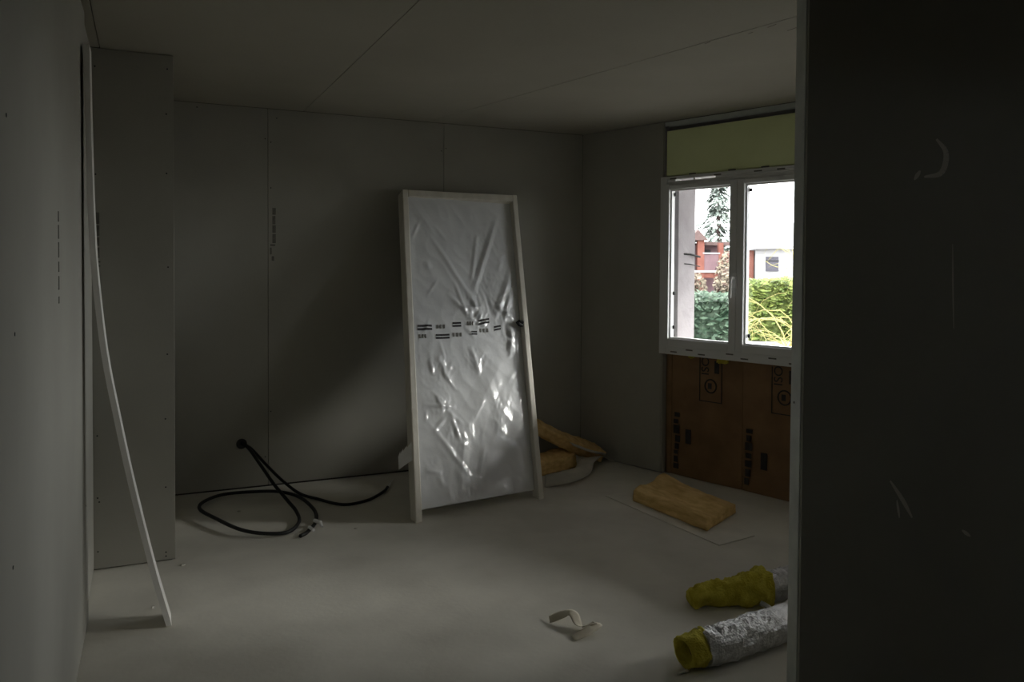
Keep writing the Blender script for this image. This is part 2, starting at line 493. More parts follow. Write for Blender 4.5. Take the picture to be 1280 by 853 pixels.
# dark glazing stickers along the glass edges
for sx, z, p in [(0.852, 1.985, sl), (0.852, 1.29, sl), (0.852, 1.05, sl), (1.318, 1.985, sl), (1.318, 1.83, sl), (1.318, 1.29, sl), (1.452, 1.98, sr), (1.452, 1.03, sr)]:
    MB().wbox(sx, sx + 0.016, 0.024, 0.0305, z - 0.012, z + 0.012).build('glazing_sticker', M_DARK, p)
# printed dashes of the protective film
for z, pat in [(0.885, [0.86, 0.99, 1.09, 1.31, 1.42, 1.62, 1.76]), (2.10, [0.84, 1.00, 1.20, 1.31, 1.5, 1.55, 1.66])]:
    b = MB()
    for k, s in enumerate(pat):
        zz = z + (0.012 if k % 2 else -0.010)
        b.wbox(s, s + 0.055, -0.0075, -0.005, zz, zz + 0.009)
    b.build('film_print', M_GREYINK, w1)

# ---- kraft-faced insulation under the window
def text_mesh(txt, size):
    cu = bpy.data.curves.new('lettering', 'FONT')
    cu.body = txt; cu.size = size; cu.align_x = 'LEFT'
    cu.extrude = 0.0004
    t = bpy.data.objects.new('lettering', cu)
    COL.objects.link(t)
    dg = bpy.context.evaluated_depsgraph_get()
    me = bpy.data.meshes.new_from_object(t.evaluated_get(dg))
    bpy.data.objects.remove(t)
    return me
def letters(txt, size, parent, pos, right, up, m, name='lettering'):
    me = text_mesh(txt, size)
    me.materials.clear(); me.materials.append(m)
    o = bpy.data.objects.new(name, me)
    COL.objects.link(o)
    o.parent = parent
    rx, ry = Vector(right).normalized(), Vector(up).normalized()
    rz = rx.cross(ry)
    p = Vector(pos) - ORG[parent.name]
    o.matrix_local = Matrix(((rx.x, ry.x, rz.x, p.x), (rx.y, ry.y, rz.y, p.y), (rx.z, ry.z, rz.z, p.z), (0, 0, 0, 1)))
    return o
def batt(s0, s1, label, prints):
    b = MB()
    n = 8
    for i in range(n):                              # paper belly between its stapled edges
        t0, t1 = i / n, (i + 1) / n
        a0, a1 = s0 + (s1 - s0) * t0, s0 + (s1 - s0) * t1
        f0, f1 = 0.050 - 0.010 * math.sin(math.pi * t0), 0.050 - 0.010 * math.sin(math.pi * t1)
        b.hexa([W(a0, f0, 0.004), W(a1, f1, 0.004), W(a1, 0.069, 0.004), W(a0, 0.069, 0.004),
                W(a0, f0, 0.855), W(a1, f1, 0.855), W(a1, 0.069, 0.855), W(a0, 0.069, 0.855)])
    o = b.build('kraft_batt', M_KRAFT)
    tag(o, label, 'insulation', 'kraft-faced batts under the window')
    for (s, z, w, h) in prints['bars']:
        MB().wbox(s, s + w, 0.036, 0.0385, z, z + h).build('ink_block', M_INK, o)
    for (s, z, w, h) in prints['boxes']:            # outlined logo box with a ring in it
        q = MB(); t = 0.006
        q.wbox(s, s + w, 0.036, 0.0385, z, z + t); q.wbox(s, s + t, 0.036, 0.0385, z, z + h); q.wbox(s + w - t, s + w, 0.036, 0.0385, z, z + h)
        c = (s + w / 2, z + 0.11)
        pr = [W(c[0] + 0.045 * math.cos(a), 0.037, c[1] + 0.045 * math.sin(a)) for a in [k * math.pi / 10 for k in range(21)]]
        q.tube(pr, 0.005, 5, False)
        q.wbox(c[0] - 0.02, c[0] + 0.008, 0.036, 0.0385, c[1] - 0.02, c[1] + 0.02)
        q.build('logo_box', M_INK, o)
        letters('ISO', 0.085, o, W(s + 0.075, 0.0365, z + 0.18), (0, 0, 1), -WD, M_INK)
        MB().wbox(s + 0.12, s + 0.155, 0.036, 0.0385, z + 0.2, z + 0.285).build('ink_block', M_INK, o)
    return o
def column(s, z0, z1):
    out = []; z = z0
    while z < z1:
        h = random.uniform(0.025, 0.06)
        out.append((s + random.uniform(-0.008, 0.008), z, random.uniform(0.03, 0.05), h)); z += h + random.uniform(0.008, 0.02)
    return out
batt(0.786, 0.835, 'narrow brown kraft strip at the left end under the window', {'bars': [], 'boxes': []})
batt(0.838, 1.405, 'brown kraft-faced insulation batt under the left window leaf', {'bars': column(0.87, 0.05, 0.46) + [(0.965, 0.24, 0.045, 0.10)], 'boxes': [(1.075, 0.555, 0.18, 0.3)]})
batt(1.408, 2.022, 'brown kraft-faced insulation batt under the right window leaf', {'bars': column(1.44, 0.05, 0.43) + [(1.55, 0.17, 0.045, 0.11)], 'boxes': [(1.62, 0.545, 0.18, 0.3)]})
for s_, w_, z_, lab in ((1.22, 0.085, 0.822, 'tuft of yellow wool poking out under the middle of the sill'), (0.99, 0.05, 0.838, 'smaller tuft of yellow wool under the left part of the sill')):
    b = MB(); n = 7
    for i in range(n):                               # ragged little wedges side by side
        a0 = s_ + w_ * i / n; a1 = s_ + w_ * (i + 1) / n; zz = z_ + random.uniform(0.0, 0.012)
        b.hexa([W(a0, 0.020, zz), W(a1, 0.022, zz + 0.004), W(a1, 0.0375, zz + 0.003), W(a0, 0.0375, zz), W(a0, 0.026, 0.858), W(a1, 0.026, 0.858), W(a1, 0.0375, 0.858), W(a0, 0.0375, 0.858)])
    tag(b.build('wool_tuft', M_WOOLY), lab, 'insulation', 'yellow tufts under the sill')

# ---- partition on the right, ending in a steel stud
P0 = Vector((1.942, 1.965, 0)); PT = 0.080
PD = Vector((math.cos(math.radians(18)), -math.sin(math.radians(18)), 0)); PN = Vector((-PD.y, PD.x, 0))
def Pq(a, d, z): return P0 + PD * a + PN * d + Vector((0, 0, z))
def pbox(b, a0, a1, d0, d1, z0, z1):
    return b.hexa([Pq(a0, d0, z0), Pq(a1, d0, z0), Pq(a1, d1, z0), Pq(a0, d1, z0), Pq(a0, d0, z1), Pq(a1, d0, z1), Pq(a1, d1, z1), Pq(a0, d1, z1)])
PL = 2.66
wp_ = pbox(MB(), 0.05, PL + 0.03, 0.014, PT - 0.014, 0, H).build('wall_partition', M_GAP)
structure(wp_, 'unlit partition wall at the right edge with a steel end stud', 'wall')
for a0, a1 in ((0.003, 1.20), (1.203, 2.40), (2.403, PL)):
    bevel(pbox(MB(), a0, a1, 0.0, 0.013, 0.004, H - 0.004).build('plasterboard_sheet', M_BOARD, wp_), 0.0015)
for a0, a1 in ((0.05, 1.25), (1.253, PL)):
    bevel(pbox(MB(), a0, a1, PT - 0.013, PT, 0.004, H - 0.004).build('plasterboard_sheet', M_BOARD, wp_), 0.0015)
st = MB()
pbox(st, 0.0, 0.0015, 0.0135, PT, 0.002, H - 0.002)
pbox(st, 0.0015, 0.048, 0.0132, 0.0138, 0.002, H - 0.002)
pbox(st, 0.0015, 0.048, PT - 0.0008, PT, 0.002, H - 0.002)
so = st.build('steel_stud', M_RAIL, wp_)
screw(Pq(-0.0005, 0.055, 1.03), -PD, wp_, 0.004)
def smear(px, pz, pts, r):
    b = MB()
    q = spline([Pq(px + x, -0.0002, pz + z) for x, z in pts], 5)
    n = len(q)
    for i in range(n - 1):
        w0 = r * (0.35 + 0.65 * math.sin(math.pi * i / (n - 1))); w1 = r * (0.35 + 0.65 * math.sin(math.pi * (i + 1) / (n - 1)))
        t = (q[i + 1] - q[i]).normalized(); s = t.cross(PN).normalized()
        a = [q[i] - s * w0, q[i] + s * w0, q[i + 1] + s * w1, q[i + 1] - s * w1]
        b.hexa(a + [x - PN * 0.0008 for x in a])
    b.build('plaster_smear', M_SMEAR, wp_)

smear(0.45, 1.84, [(0.0, 0.065), (0.035, 0.02), (0.02, -0.045), (-0.04, -0.06)], 0.010)
smear(0.395, 1.78, [(0.0, 0.02), (-0.02, -0.01)], 0.007)
smear(0.345, 0.71, [(-0.035, 0.065), (0.01, 0.0), (0.045, -0.06)], 0.007)
smear(0.335, 0.68, [(0.0, 0.03), (0.01, -0.03)], 0.004)
smear(0.515, 1.42, [(0.0, 0.14), (0.004, 0.0), (0.01, -0.14)], 0.0025)
smear(0.57, 0.59, [(0.0, 0.012), (0.03, -0.01)], 0.006)

# ---- unseen roof slab added outside over both windows to block the high sky
ev = MB().wbox(-3.0, 7.0, 0.27, SHADE_O, SHADE_Z, SHADE_Z + 0.18).build('shade_roof', M_MASON)
structure(ev, 'unseen deep roof slab added outside to shade the windows', 'roof')

# ================================================================== THE WRAPPED DOOR
BL, BR = Vector((1.397, 4.347, 0)), Vector((2.290, 4.487, 0))
TL, TR = Vector((1.608, 5.335, 2.000)), Vector((2.474, 5.325, 1.996))
NRM = ((BR - BL + TR - TL).cross(TL - BL + TR - BR)).normalized()      # faces the room
if NRM.y > 0: NRM = -NRM
def DP(u, v, d):
    return (BL * (1 - u) + BR * u) * (1 - v) + (TL * (1 - u) + TR * u) * v - NRM * d
def dbox(b, u0, u1, v0, v1, d0, d1):
    return b.hexa([DP(u0, v0, d0), DP(u1, v0, d0), DP(u1, v0, d1), DP(u0, v0, d1), DP(u0, v1, d0), DP(u1, v1, d0), DP(u1, v1, d1), DP(u0, v1, d1)])
dr = empty('wrapped_door', (BL + BR) / 2)
tag(dr, 'new door in its wooden frame wrapped in clear plastic, leaning on the back wall', 'door')
def bar(name, m, u0, u1, v0, v1, d0, d1, n, along_v=True, floor=False):
    """one continuous bar of the door set, following its slight twist"""
    vs = []; fs = []
    for i in range(n + 1):
        t = i / n
        if along_v:
            v = v0 + (v1 - v0) * t
            ring = [DP(u0, v, d0), DP(u1, v, d0), DP(u1, v, d1), DP(u0, v, d1)]
        else:
            u = u0 + (u1 - u0) * t
            ring = [DP(u, v0, d0), DP(u, v0, d1), DP(u, v1, d1), DP(u, v1, d0)]
        for p in ring:
            if floor: p.z = max(p.z, 0.0)
            vs.append(p)
    for i in range(n):
        for k in range(4):
            a, b_ = i * 4 + k, i * 4 + (k + 1) % 4
            fs.append((a, b_, b_ + 4, a + 4))
    fs.append((3, 2, 1, 0)); fs.append(tuple(n * 4 + k for k in range(4)))
    return obj(name, vs, fs, m, dr)
bevel(bar('jamb', M_WOOD, 0.0, 0.048, 0.0, 1.0, 0.0, 0.095, 10, True, True), 0.006, 2)
bevel(bar('jamb', M_WOOD, 0.957, 1.0, 0.0, 1.0, 0.0, 0.095, 10, True, True), 0.006, 2)
bevel(bar('head_rail', M_WOOD, 0.0485, 0.9565, 0.976, 0.999, 0.0, 0.095, 6, False), 0.005, 2)
bar('door_leaf', M_LEAF, 0.05, 0.955, 0.034, 0.974, 0.062, 0.092, 12, True)
# creased film stretched between the jambs
FOLDS = []
def fold(u0, v0, u1, v1, w, a): FOLDS.append((u0, v0, u1, v1, w, a))
rf = random.Random(11)
fold(0.25, 0.82, 0.55, 0.62, 0.016, 0.012); fold(0.55, 0.62, 0.62, 0.55, 0.02, 0.012)
fold(0.80, 0.90, 0.56, 0.66, 0.020, 0.018); fold(0.62, 0.84, 0.55, 0.70, 0.014, 0.012)
fold(0.90, 0.72, 0.74, 0.58, 0.022, 0.018); fold(0.88, 0.66, 0.80, 0.55, 0.016, 0.014)
fold(0.45, 0.60, 0.62, 0.60, 0.014, 0.012); fold(0.48, 0.57, 0.60, 0.55, 0.010, 0.010); fold(0.35, 0.64, 0.52, 0.57, 0.014, 0.012)
fold(0.40, 0.68, 0.48, 0.58, 0.012, 0.010); fold(0.70, 0.62, 0.90, 0.56, 0.014, 0.014)
fold(0.86, 0.54, 0.84, 0.45, 0.020, 0.018); fold(0.93, 0.52, 0.90, 0.44, 0.014, 0.012)
fold(0.50, 0.47, 0.56, 0.40, 0.018, 0.014); fold(0.22, 0.45, 0.30, 0.38, 0.016, 0.012); fold(0.16, 0.44, 0.18, 0.40, 0.012, 0.010)
fold(0.12, 0.31, 0.32, 0.30, 0.010, 0.010); fold(0.20, 0.33, 0.24, 0.29, 0.012, 0.010)
fold(0.15, 0.25, 0.42, 0.10, 0.014, 0.009); fold(0.30, 0.28, 0.36, 0.20, 0.012, 0.010); fold(0.10, 0.13, 0.20, 0.12, 0.010, 0.008)
fold(0.75, 0.42, 0.40, 0.22, 0.06, 0.010); fold(0.85, 0.36, 0.62, 0.18, 0.05, 0.008); fold(0.40, 0.22, 0.36, 0.10, 0.03, 0.008)
fold(0.62, 0.38, 0.70, 0.25, 0.03, 0.008); fold(0.08, 0.96, 0.26, 0.84, 0.03, 0.008)
for _ in range(26):
    u, v = rf.uniform(0.1, 0.9), rf.uniform(0.06, 0.92)
    an = rf.uniform(-0.9, 0.9)
    L = rf.uniform(0.04, 0.13)
    fold(u, v, u + L * math.sin(an) * 1.4, v - L * math.cos(an) * 0.6, rf.uniform(0.008, 0.02), rf.uniform(0.003, 0.008))
ZONES = [(0.55, 0.60, 0.13, 1.0), (0.84, 0.62, 0.16, 1.0), (0.70, 0.70, 0.10, 0.6), (0.90, 0.49, 0.10, 1.0), (0.24, 0.42, 0.10, 0.8), (0.54, 0.44, 0.08, 0.7), (0.22, 0.31, 0.07, 0.8), (0.34, 0.22, 0.10, 0.6), (0.72, 0.28, 0.14, 0.4), (0.45, 0.06, 0.10, 0.5), (0.70, 0.82, 0.10, 0.4), (0.15, 0.13, 0.06, 0.5)]
def film_h(u, v):
    x, y = u * 0.88, v * 2.2
    h = 0.006 * noise.noise(Vector((x * 4.5, y * 3.0, 1.3))) + 0.0035 * (1 - abs(noise.noise(Vector((x * 9 + y * 3, y * 6, 4.2)))) * 2)
    zone = 0.0
    for (zu, zv, zr, za) in ZONES:
        dd = ((u - zu) * 0.88) ** 2 + ((v - zv) * 2.2) ** 2
        zone = max(zone, za * math.exp(-dd / (zr * zr)))
    if zone > 0.05:
        q = Vector((x * 16 + 2 * noise.noise(Vector((x * 7, y * 5, 0))), y * 9, 7.7))
        q2 = Vector((x * 34, y * 24, 3.1))
        h += zone * (0.020 * (0.5 - abs(noise.noise(q))) + 0.008 * (0.5 - abs(noise.noise(q2))))
    for (u0, v0, u1, v1, w, a) in FOLDS:
        ax, ay, bx, by = u0 * 0.88, v0 * 2.2, u1 * 0.88, v1 * 2.2
        dx, dy = bx - ax, by - ay
        l2 = dx * dx + dy * dy + 1e-9
        t = ((x - ax) * dx + (y - ay) * dy) / l2
        if t < -0.15 or t > 1.15: continue
        d = abs((x - ax) * dy - (y - ay) * dx) / math.sqrt(l2)
        if d > 3 * w: continue
        tt = min(max(t, 0), 1)
        k = math.sin(math.pi * (0.12 + 0.76 * tt)) * (1 if 0 <= t <= 1 else max(0, 1 - (abs(t - 0.5) - 0.5) / 0.15))
        h += a * k * max(0, 1 - d / (1.6 * w)) if d < 1.6 * w else 0
    return h
NU, NV = 110, 240
U0f, U1f, V0f, V1f = 0.044, 0.957, 0.034, 0.976
fv = []; ff = []
def film_pt(u, v, lift=0.0):
    edge = min(1, (u - U0f) / 0.05, (U1f - u) / 0.05, (v - V0f) / 0.03, (V1f - v) / 0.03)
    dd = 0.012 + 0.038 * ((u - U0f) / (U1f - U0f)) ** 1.3
    dd = min(dd, 0.052)
    return DP(u, v, max(dd - film_h(u, v) * max(0, edge) - lift, -0.02))
for j in range(NV + 1):
    for i in range(NU + 1):
        fv.append(film_pt(U0f + (U1f - U0f) * i / NU, V0f + (V1f - V0f) * j / NV))
for j in range(NV):
    for i in range(NU):
        a = j * (NU + 1) + i
        ff.append((a, a + 1, a + NU + 2, a + NU + 1))
film = obj('plastic_film', fv, ff, M_FILM, dr, smooth=True)
film['label'] = 'creased glossy clear plastic film'
# printed tape band: dark lozenges in two rows
def print_mark(uc, vc, w, h, rot=0.0, hollow=True):
    b = MB(); n = 6
    rows = [(-1.0, -0.22), (0.22, 1.0)] if hollow else [(-1.0, 1.0)]
    for r0, r1 in rows:
        for i in range(n):
            q = []
            for (tu, tv) in ((i / n, r0), ((i + 1) / n, r0), ((i + 1) / n, r1), (i / n, r1)):
                uu = uc + (tu - 0.5) * w; vv = vc + tv * h / 2 + rot * (tu - 0.5)
                q.append((uu, vv))
            b.hexa([film_pt(x, y, 0.0025) for x, y in q] + [film_pt(x, y, 0.0035) for x, y in q])
    b.build('print_mark', M_INK, film)
for a in [(0.135, 0.541, 0.115, 0.017, 0), (0.395, 0.548, 0.07, 0.015, 0), (0.625, 0.556, 0.10, 0.016, 0.008), (0.275, 0.512, 0.11, 0.015, 0), (0.535, 0.520, 0.05, 0.012, 0), (0.745, 0.536, 0.06, 0.015, 0.004)]:
    print_mark(*a)
for a in [(0.12, 0.514, 0.07, 0.012), (0.27, 0.543, 0.08, 0.012), (0.40, 0.516, 0.09, 0.012), (0.51, 0.550, 0.06, 0.012), (0.63, 0.528, 0.09, 0.012)]:
    b = MB(); u, v, w, h = a
    for k in range(3):
        x = u - w / 2 + k * w / 3
        q = [(x, v - h / 2), (x + w / 6, v - h / 2), (x + w / 6, v + h / 2), (x, v + h / 2)]
        b.hexa([film_pt(p[0], p[1], 0.0025) for p in q] + [film_pt(p[0], p[1], 0.0033) for p in q])
    b.build('print_mark', M_GREYINK, film)
# dark knot of tape where the band goes round the right jamb
kn = MB()
for k in range(5):
    c = DP(0.925 + 0.012 * (k % 3), 0.548 - 0.006 * (k // 3), 0.02)
    kn.tube([c + Vector((-0.02, -0.004 * k, 0.004 * k)), c + Vector((0.0, -0.012, 0.012 - 0.004 * k)), c + Vector((0.028, 0.0, -0.002 * k))], [0.006, 0.013, 0.007], 7)
kn.build('tape_knot', M_DARK, dr)
# loose flap of packing paper on the left jamb
fp = MB()
a = DP(0.0, 0.165, 0.02); 
for i in range(4):
    def q(t, s): return a + Vector((-0.075 * t - 0.012 * math.sin(3 * t), 0.02 * t, -0.075 * t + 0.02 * t * t)) + (TL - BL).normalized() * (0.11 * s)
    p = [q(i / 4, 0), q((i + 1) / 4, 0.0), q((i + 1) / 4, 0.85 - 0.2 * i / 4), q(i / 4, 1.0 - 0.1 * i / 4)]
    fp.hexa(p + [x + Vector((0.0, -0.002, 0.0)) for x in p])
fp.build('paper_flap', M_WHITE, dr)

# ================================================================== THE LEANING STRIP ON THE LEFT
pts = [(0.079, 0.004), (0.014, 0.265), (-0.058, 0.603), (-0.107, 0.866), (-0.150, 1.125), (-0.180, 1.428), (-0.191, 1.633), (-0.1975, 1.884), (-0.2015, 2.1), (-0.204, 2.32)]
sp = spline([(x, 0, z) for x, z in pts], 4)
b = MB()
for i in range(len(sp) - 1):
    p, q = sp[i], sp[i + 1]
    th = 0.0105
    def sec(c, k):
        y0, y1 = 3.50 + 0.00 * k, 3.625 + 0.00 * k
        return [(c.x - th, y0, c.z), (c.x + th, y0, c.z), (c.x + th, y1, c.z), (c.x - th, y1, c.z)]
    k0, k1 = i / (len(sp) - 1), (i + 1) / (len(sp) - 1)
    b.hexa(sec(p, k0) + sec(q, k1))
tag(b.build('leaning_strip', M_STRIP), 'long pale board strip leaning against the left wall', 'board')

# ================================================================== THE CONDUITS
hole = MB().disc((0.565, D + 0.001, 0.30), (0, -1, 0), 0.034, 0.004, 16)
hole.build('conduit_hole', M_DARK, wb)
def ribbed(name, pts, r, parent=None):
    q = spline(pts, 12)
    return MB().tube(q, r, 8).build(name, M_BLACK, parent, smooth=True)
C1 = [(0.562, D + 0.005, 0.302), (0.60, 5.40, 0.285), (0.655, 5.26, 0.205), (0.715, 5.10, 0.115), (0.775, 4.94, 0.045), (0.80, 4.78, 0.022), (0.785, 4.60, 0.014),
      (0.70, 4.455, 0.012), (0.575, 4.46, 0.02), (0.46, 4.55, 0.03), (0.355, 4.78, 0.035), (0.283, 5.00, 0.035), (0.315, 5.17, 0.03), (0.44, 5.32, 0.02), (0.63, 5.30, 0.022), (0.77, 5.22, 0.026), (0.865, 5.04, 0.028),
      (0.905, 4.78, 0.016), (0.872, 4.57, 0.012), (0.80, 4.42, 0.011), (0.752, 4.365, 0.011)]
t1 = empty('conduit', (0.565, D - 0.1, 0.0))
tag(t1, 'black conduit from the wall hole coiled in a loop on the floor', 'conduit', 'black conduits from the wall hole')
ribbed('tube', C1, 0.0105, t1)
MB().tube([(0.86, 4.545, 0.03), (0.885, 4.50, 0.028), (0.89, 4.47, 0.012)], [0.010, 0.012, 0.006], 7).build('white_tag', M_WHITE, t1)
MB().tube([(0.815, 4.45, 0.026), (0.83, 4.40, 0.022)], [0.010, 0.009], 7).build('white_tag', M_WHITE, t1)
C2 = [(0.572, D + 0.005, 0.298), (0.62, 5.40, 0.275), (0.70, 5.30, 0.185), (0.79, 5.20, 0.095), (0.875, 5.10, 0.035), (0.965, 5.02, 0.013), (1.09, 4.84, 0.011), (1.25, 4.87, 0.011), (1.39, 5.01, 0.012), (1.44, 5.09, 0.016)]
t2 = empty('conduit', (0.58, D - 0.1, 0.0))
tag(t2, 'black conduit from the wall hole curving towards the wrapped door', 'conduit', 'black conduits from the wall hole')
ribbed('tube', C2, 0.0095, t2)
MB().tube([(1.44, 5.09, 0.016), (1.475, 5.14, 0.022)], [0.0085, 0.006], 7).build('white_tag', M_WHITE, t2)
MB().tube([(1.49, 5.19, 0.02), (1.52, 5.23, 0.026)], [0.006, 0.004], 6).build('wire_end', M_WHITE, t2)

# ================================================================== LOOSE MATERIAL ON THE FLOOR
def wool_box(c, ex, ey, ez, nx, ny, nz, amp, seed, bend=None, flat=True):
    """fibrous slab: a subdivided block with ragged faces"""
    V = {}; vs = []; fs = []
    def vid(i, j, k):
        key = (i, j, k)
        if key not in V:
            a, b_, g = i / nx, j / ny, k / nz
            p = Vector(c) + ex * a + ey * b_ + ez * g
            if bend: p = bend(p, a, b_, g)
            q = p * 14 + Vector((seed, 0, 0))
            n = Vector((noise.noise(q), noise.noise(q + Vector((9, 3, 1))), noise.noise(q + Vector((2, 8, 5)))))
            q2 = p * 45 + Vector((seed, 5, 0))
            n += 0.6 * Vector((noise.noise(q2), noise.noise(q2 + Vector((9, 3, 1))), noise.noise(q2 + Vector((2, 8, 5)))))
            p = p + n * amp
            if k == 0 and flat: p.z = max(p.z, Vector(c).z)
            p.z = max(p.z, 0.001)
            V[key] = len(vs); vs.append(p)
        return V[key]
    for i in range(nx):
        for j in range(ny):
            fs.append((vid(i, j, 0), vid(i, j + 1, 0), vid(i + 1, j + 1, 0), vid(i + 1, j, 0)))
            fs.append((vid(i, j, nz), vid(i + 1, j, nz), vid(i + 1, j + 1, nz), vid(i, j + 1, nz)))
    for i in range(nx):
        for k in range(nz):
            fs.append((vid(i, 0, k), vid(i + 1, 0, k), vid(i + 1, 0, k + 1), vid(i, 0, k + 1)))
            fs.append((vid(i, ny, k), vid(i, ny, k + 1), vid(i + 1, ny, k + 1), vid(i + 1, ny, k)))
    for j in range(ny):
        for k in range(nz):
            fs.append((vid(0, j, k), vid(0, j, k + 1), vid(0, j + 1, k + 1), vid(0, j + 1, k)))
            fs.append((vid(nx, j, k), vid(nx, j + 1, k), vid(nx, j + 1, k + 1), vid(nx, j, k + 1)))
    return vs, fs

# thin board offcut under the wool slab
pl = [Vector((2.676, 4.381)), Vector((2.754, 3.358)), Vector((3.03, 3.40)), Vector((3.05, 4.40))]
oc = MB().prism([(p.x, p.y) for p in pl], 0.0005, 0.0070).build('board_offcut', M_OFFCUT)
tag(bevel(oc, 0.001), 'thin grey board offcut on the floor under the wool slab', 'board')
# wool slab
A, B_, D_ = Vector((2.775, 4.215, 0.0075)), Vector((2.825, 3.555, 0.0075)), Vector((3.135, 4.42, 0.0075))
vs, fs = wool_box(A, B_ - A, D_ - A + Vector((0.02, -0.0, 0)), Vector((0, 0, 0.062)), 40, 24, 4, 0.005, 3.0,
                  bend=lambda p, a, b_, g: p + Vector((0, 0, 0.012 * g * math.sin(9.0 * b_ + 2 * a) + 0.022 * max(0, 0.3 - a) * 3 * g * b_)))
tag(obj('wool_slab', vs, fs, M_WOOL, smooth=True), 'rectangular brown mineral wool slab lying flat below the window', 'insulation')

# heap in the corner behind the door: a leaning batt, a folded batt, and grey facing paper
A = Vector((2.42, 5.22, 0.36)); 
vs, fs = wool_box(Vector((2.38, 5.12, 0.36)), Vector((0.70, 0.0, -0.345)), Vector((0.02, 0.20, 0.03)), Vector((0.035, -0.02, 0.075)), 34, 12, 4, 0.008, 8.0,
                  flat=False, bend=lambda p, a, b_, g: p + Vector((0, 0, -0.03 * math.sin(math.pi * a))))
tag(obj('wool_batt', vs, fs, M_WOOL, smooth=True), 'brown wool batt sloping down the corner beside the wrapped door', 'insulation', 'wool batts in the corner')
vs, fs = wool_box(Vector((2.36, 4.93, 0.002)), Vector((0.50, 0.16, 0.0)), Vector((-0.05, 0.16, 0.02)), Vector((0, 0, 0.13)), 24, 10, 6, 0.010, 21.0,
                  bend=lambda p, a, b_, g: p + Vector((0, 0, -0.04 * g * math.sin(2.2 * a + 0.4) )))
tag(obj('wool_batt', vs, fs, M_WOOL, smooth=True), 'crumpled brown wool piece on the floor under the sloping batt', 'insulation', 'wool batts in the corner')
def ribbon(name, path, width, m, label, cat, nn=8, wv=(0, 0, 1), thick=0.002, jit=0.0, group=None):
    q = spline(path, nn); vs = []; fs = []
    n = len(q)
    for i, p in enumerate(q):
        t = (q[min(i + 1, n - 1)] - q[max(i - 1, 0)]).normalized()
        w = width[0] + (width[1] - width[0]) * i / (n - 1)
        s = t.cross(Vector((0, 0, 1))).normalized()
        tw = noise.noise(p * 6 + Vector((width[0] * 50, 0, 0))) * jit
        s = (s * math.cos(tw) + Vector((0, 0, 1)) * math.sin(tw)).normalized()
        for k in range(5):
            f = k / 4 - 0.5
            c = p + s * (w * f) + Vector((0, 0, 0.25 * w * (0.25 - f * f)))
            vs.append(Vector((c.x, c.y, max(c.z, 0.001))))
    for i in range(n - 1):
        for k in range(4):
            a = i * 5 + k
            fs.append((a, a + 1, a + 6, a + 5))
    o = obj(name, vs, fs, m, smooth=True)
    md = o.modifiers.new('thickness', 'SOLIDIFY'); md.thickness = thick; md.offset = 1
    tag(o, label, cat, group)
    return o
ribbon('facing_paper', [(2.44, 4.78, 0.02), (2.57, 4.72, 0.055), (2.74, 4.80, 0.06), (2.88, 4.98, 0.075), (3.03, 5.10, 0.06), (3.13, 5.17, 0.03), (3.21, 5.17, 0.01)], (0.13, 0.10), M_FACING,
       'grey facing paper curling out from under the wool in the corner', 'paper', jit=0.6)
ribbon('facing_paper', [(2.80, 5.08, 0.185), (2.92, 5.06, 0.135), (3.02, 5.08, 0.10), (3.09, 5.13, 0.055)], (0.13, 0.09), M_FACING,
       'grey facing paper lying over the low end of the sloping batt', 'paper', jit=0.4)

# insulated flexible ducts in crumpled foil
def foil_tube(path, r, seed, parent, seg=40, n=9):
    q = spline(path, n); vs = []; fs = []
    m = len(q); prev = None
    for i, p in enumerate(q):
        t = (q[min(i + 1, m - 1)] - q[max(i - 1, 0)]).normalized()
        u = t.cross(Vector((0, 0, 1))).normalized(); w = u.cross(t)
        for k in range(seg):
            an = 2 * math.pi * k / seg
            d = u * math.cos(an) + w * math.sin(an)
            c = p + d * r
            e = noise.noise(c * 26 + Vector((seed, 0, 0))) * 0.010 + (abs(noise.noise(c * 60 + Vector((0, seed, 0)))) - 0.25) * 0.010 + noise.noise(c * 9) * 0.008
            c = p + d * (r + e)
            c.z = max(c.z, 0.001)
            vs.append(c)
    for i in range(m - 1):
        for k in range(seg):
            k2 = (k + 1) % seg
            fs.append((i * seg + k, i * seg + k2, (i + 1) * seg + k2, (i + 1) * seg + k))
    fs.append(tuple(range(seg - 1, -1, -1))); fs.append(tuple((m - 1) * seg + k for k in range(seg)))
    return obj('foil_sleeve', vs, fs, M_FOIL, parent)
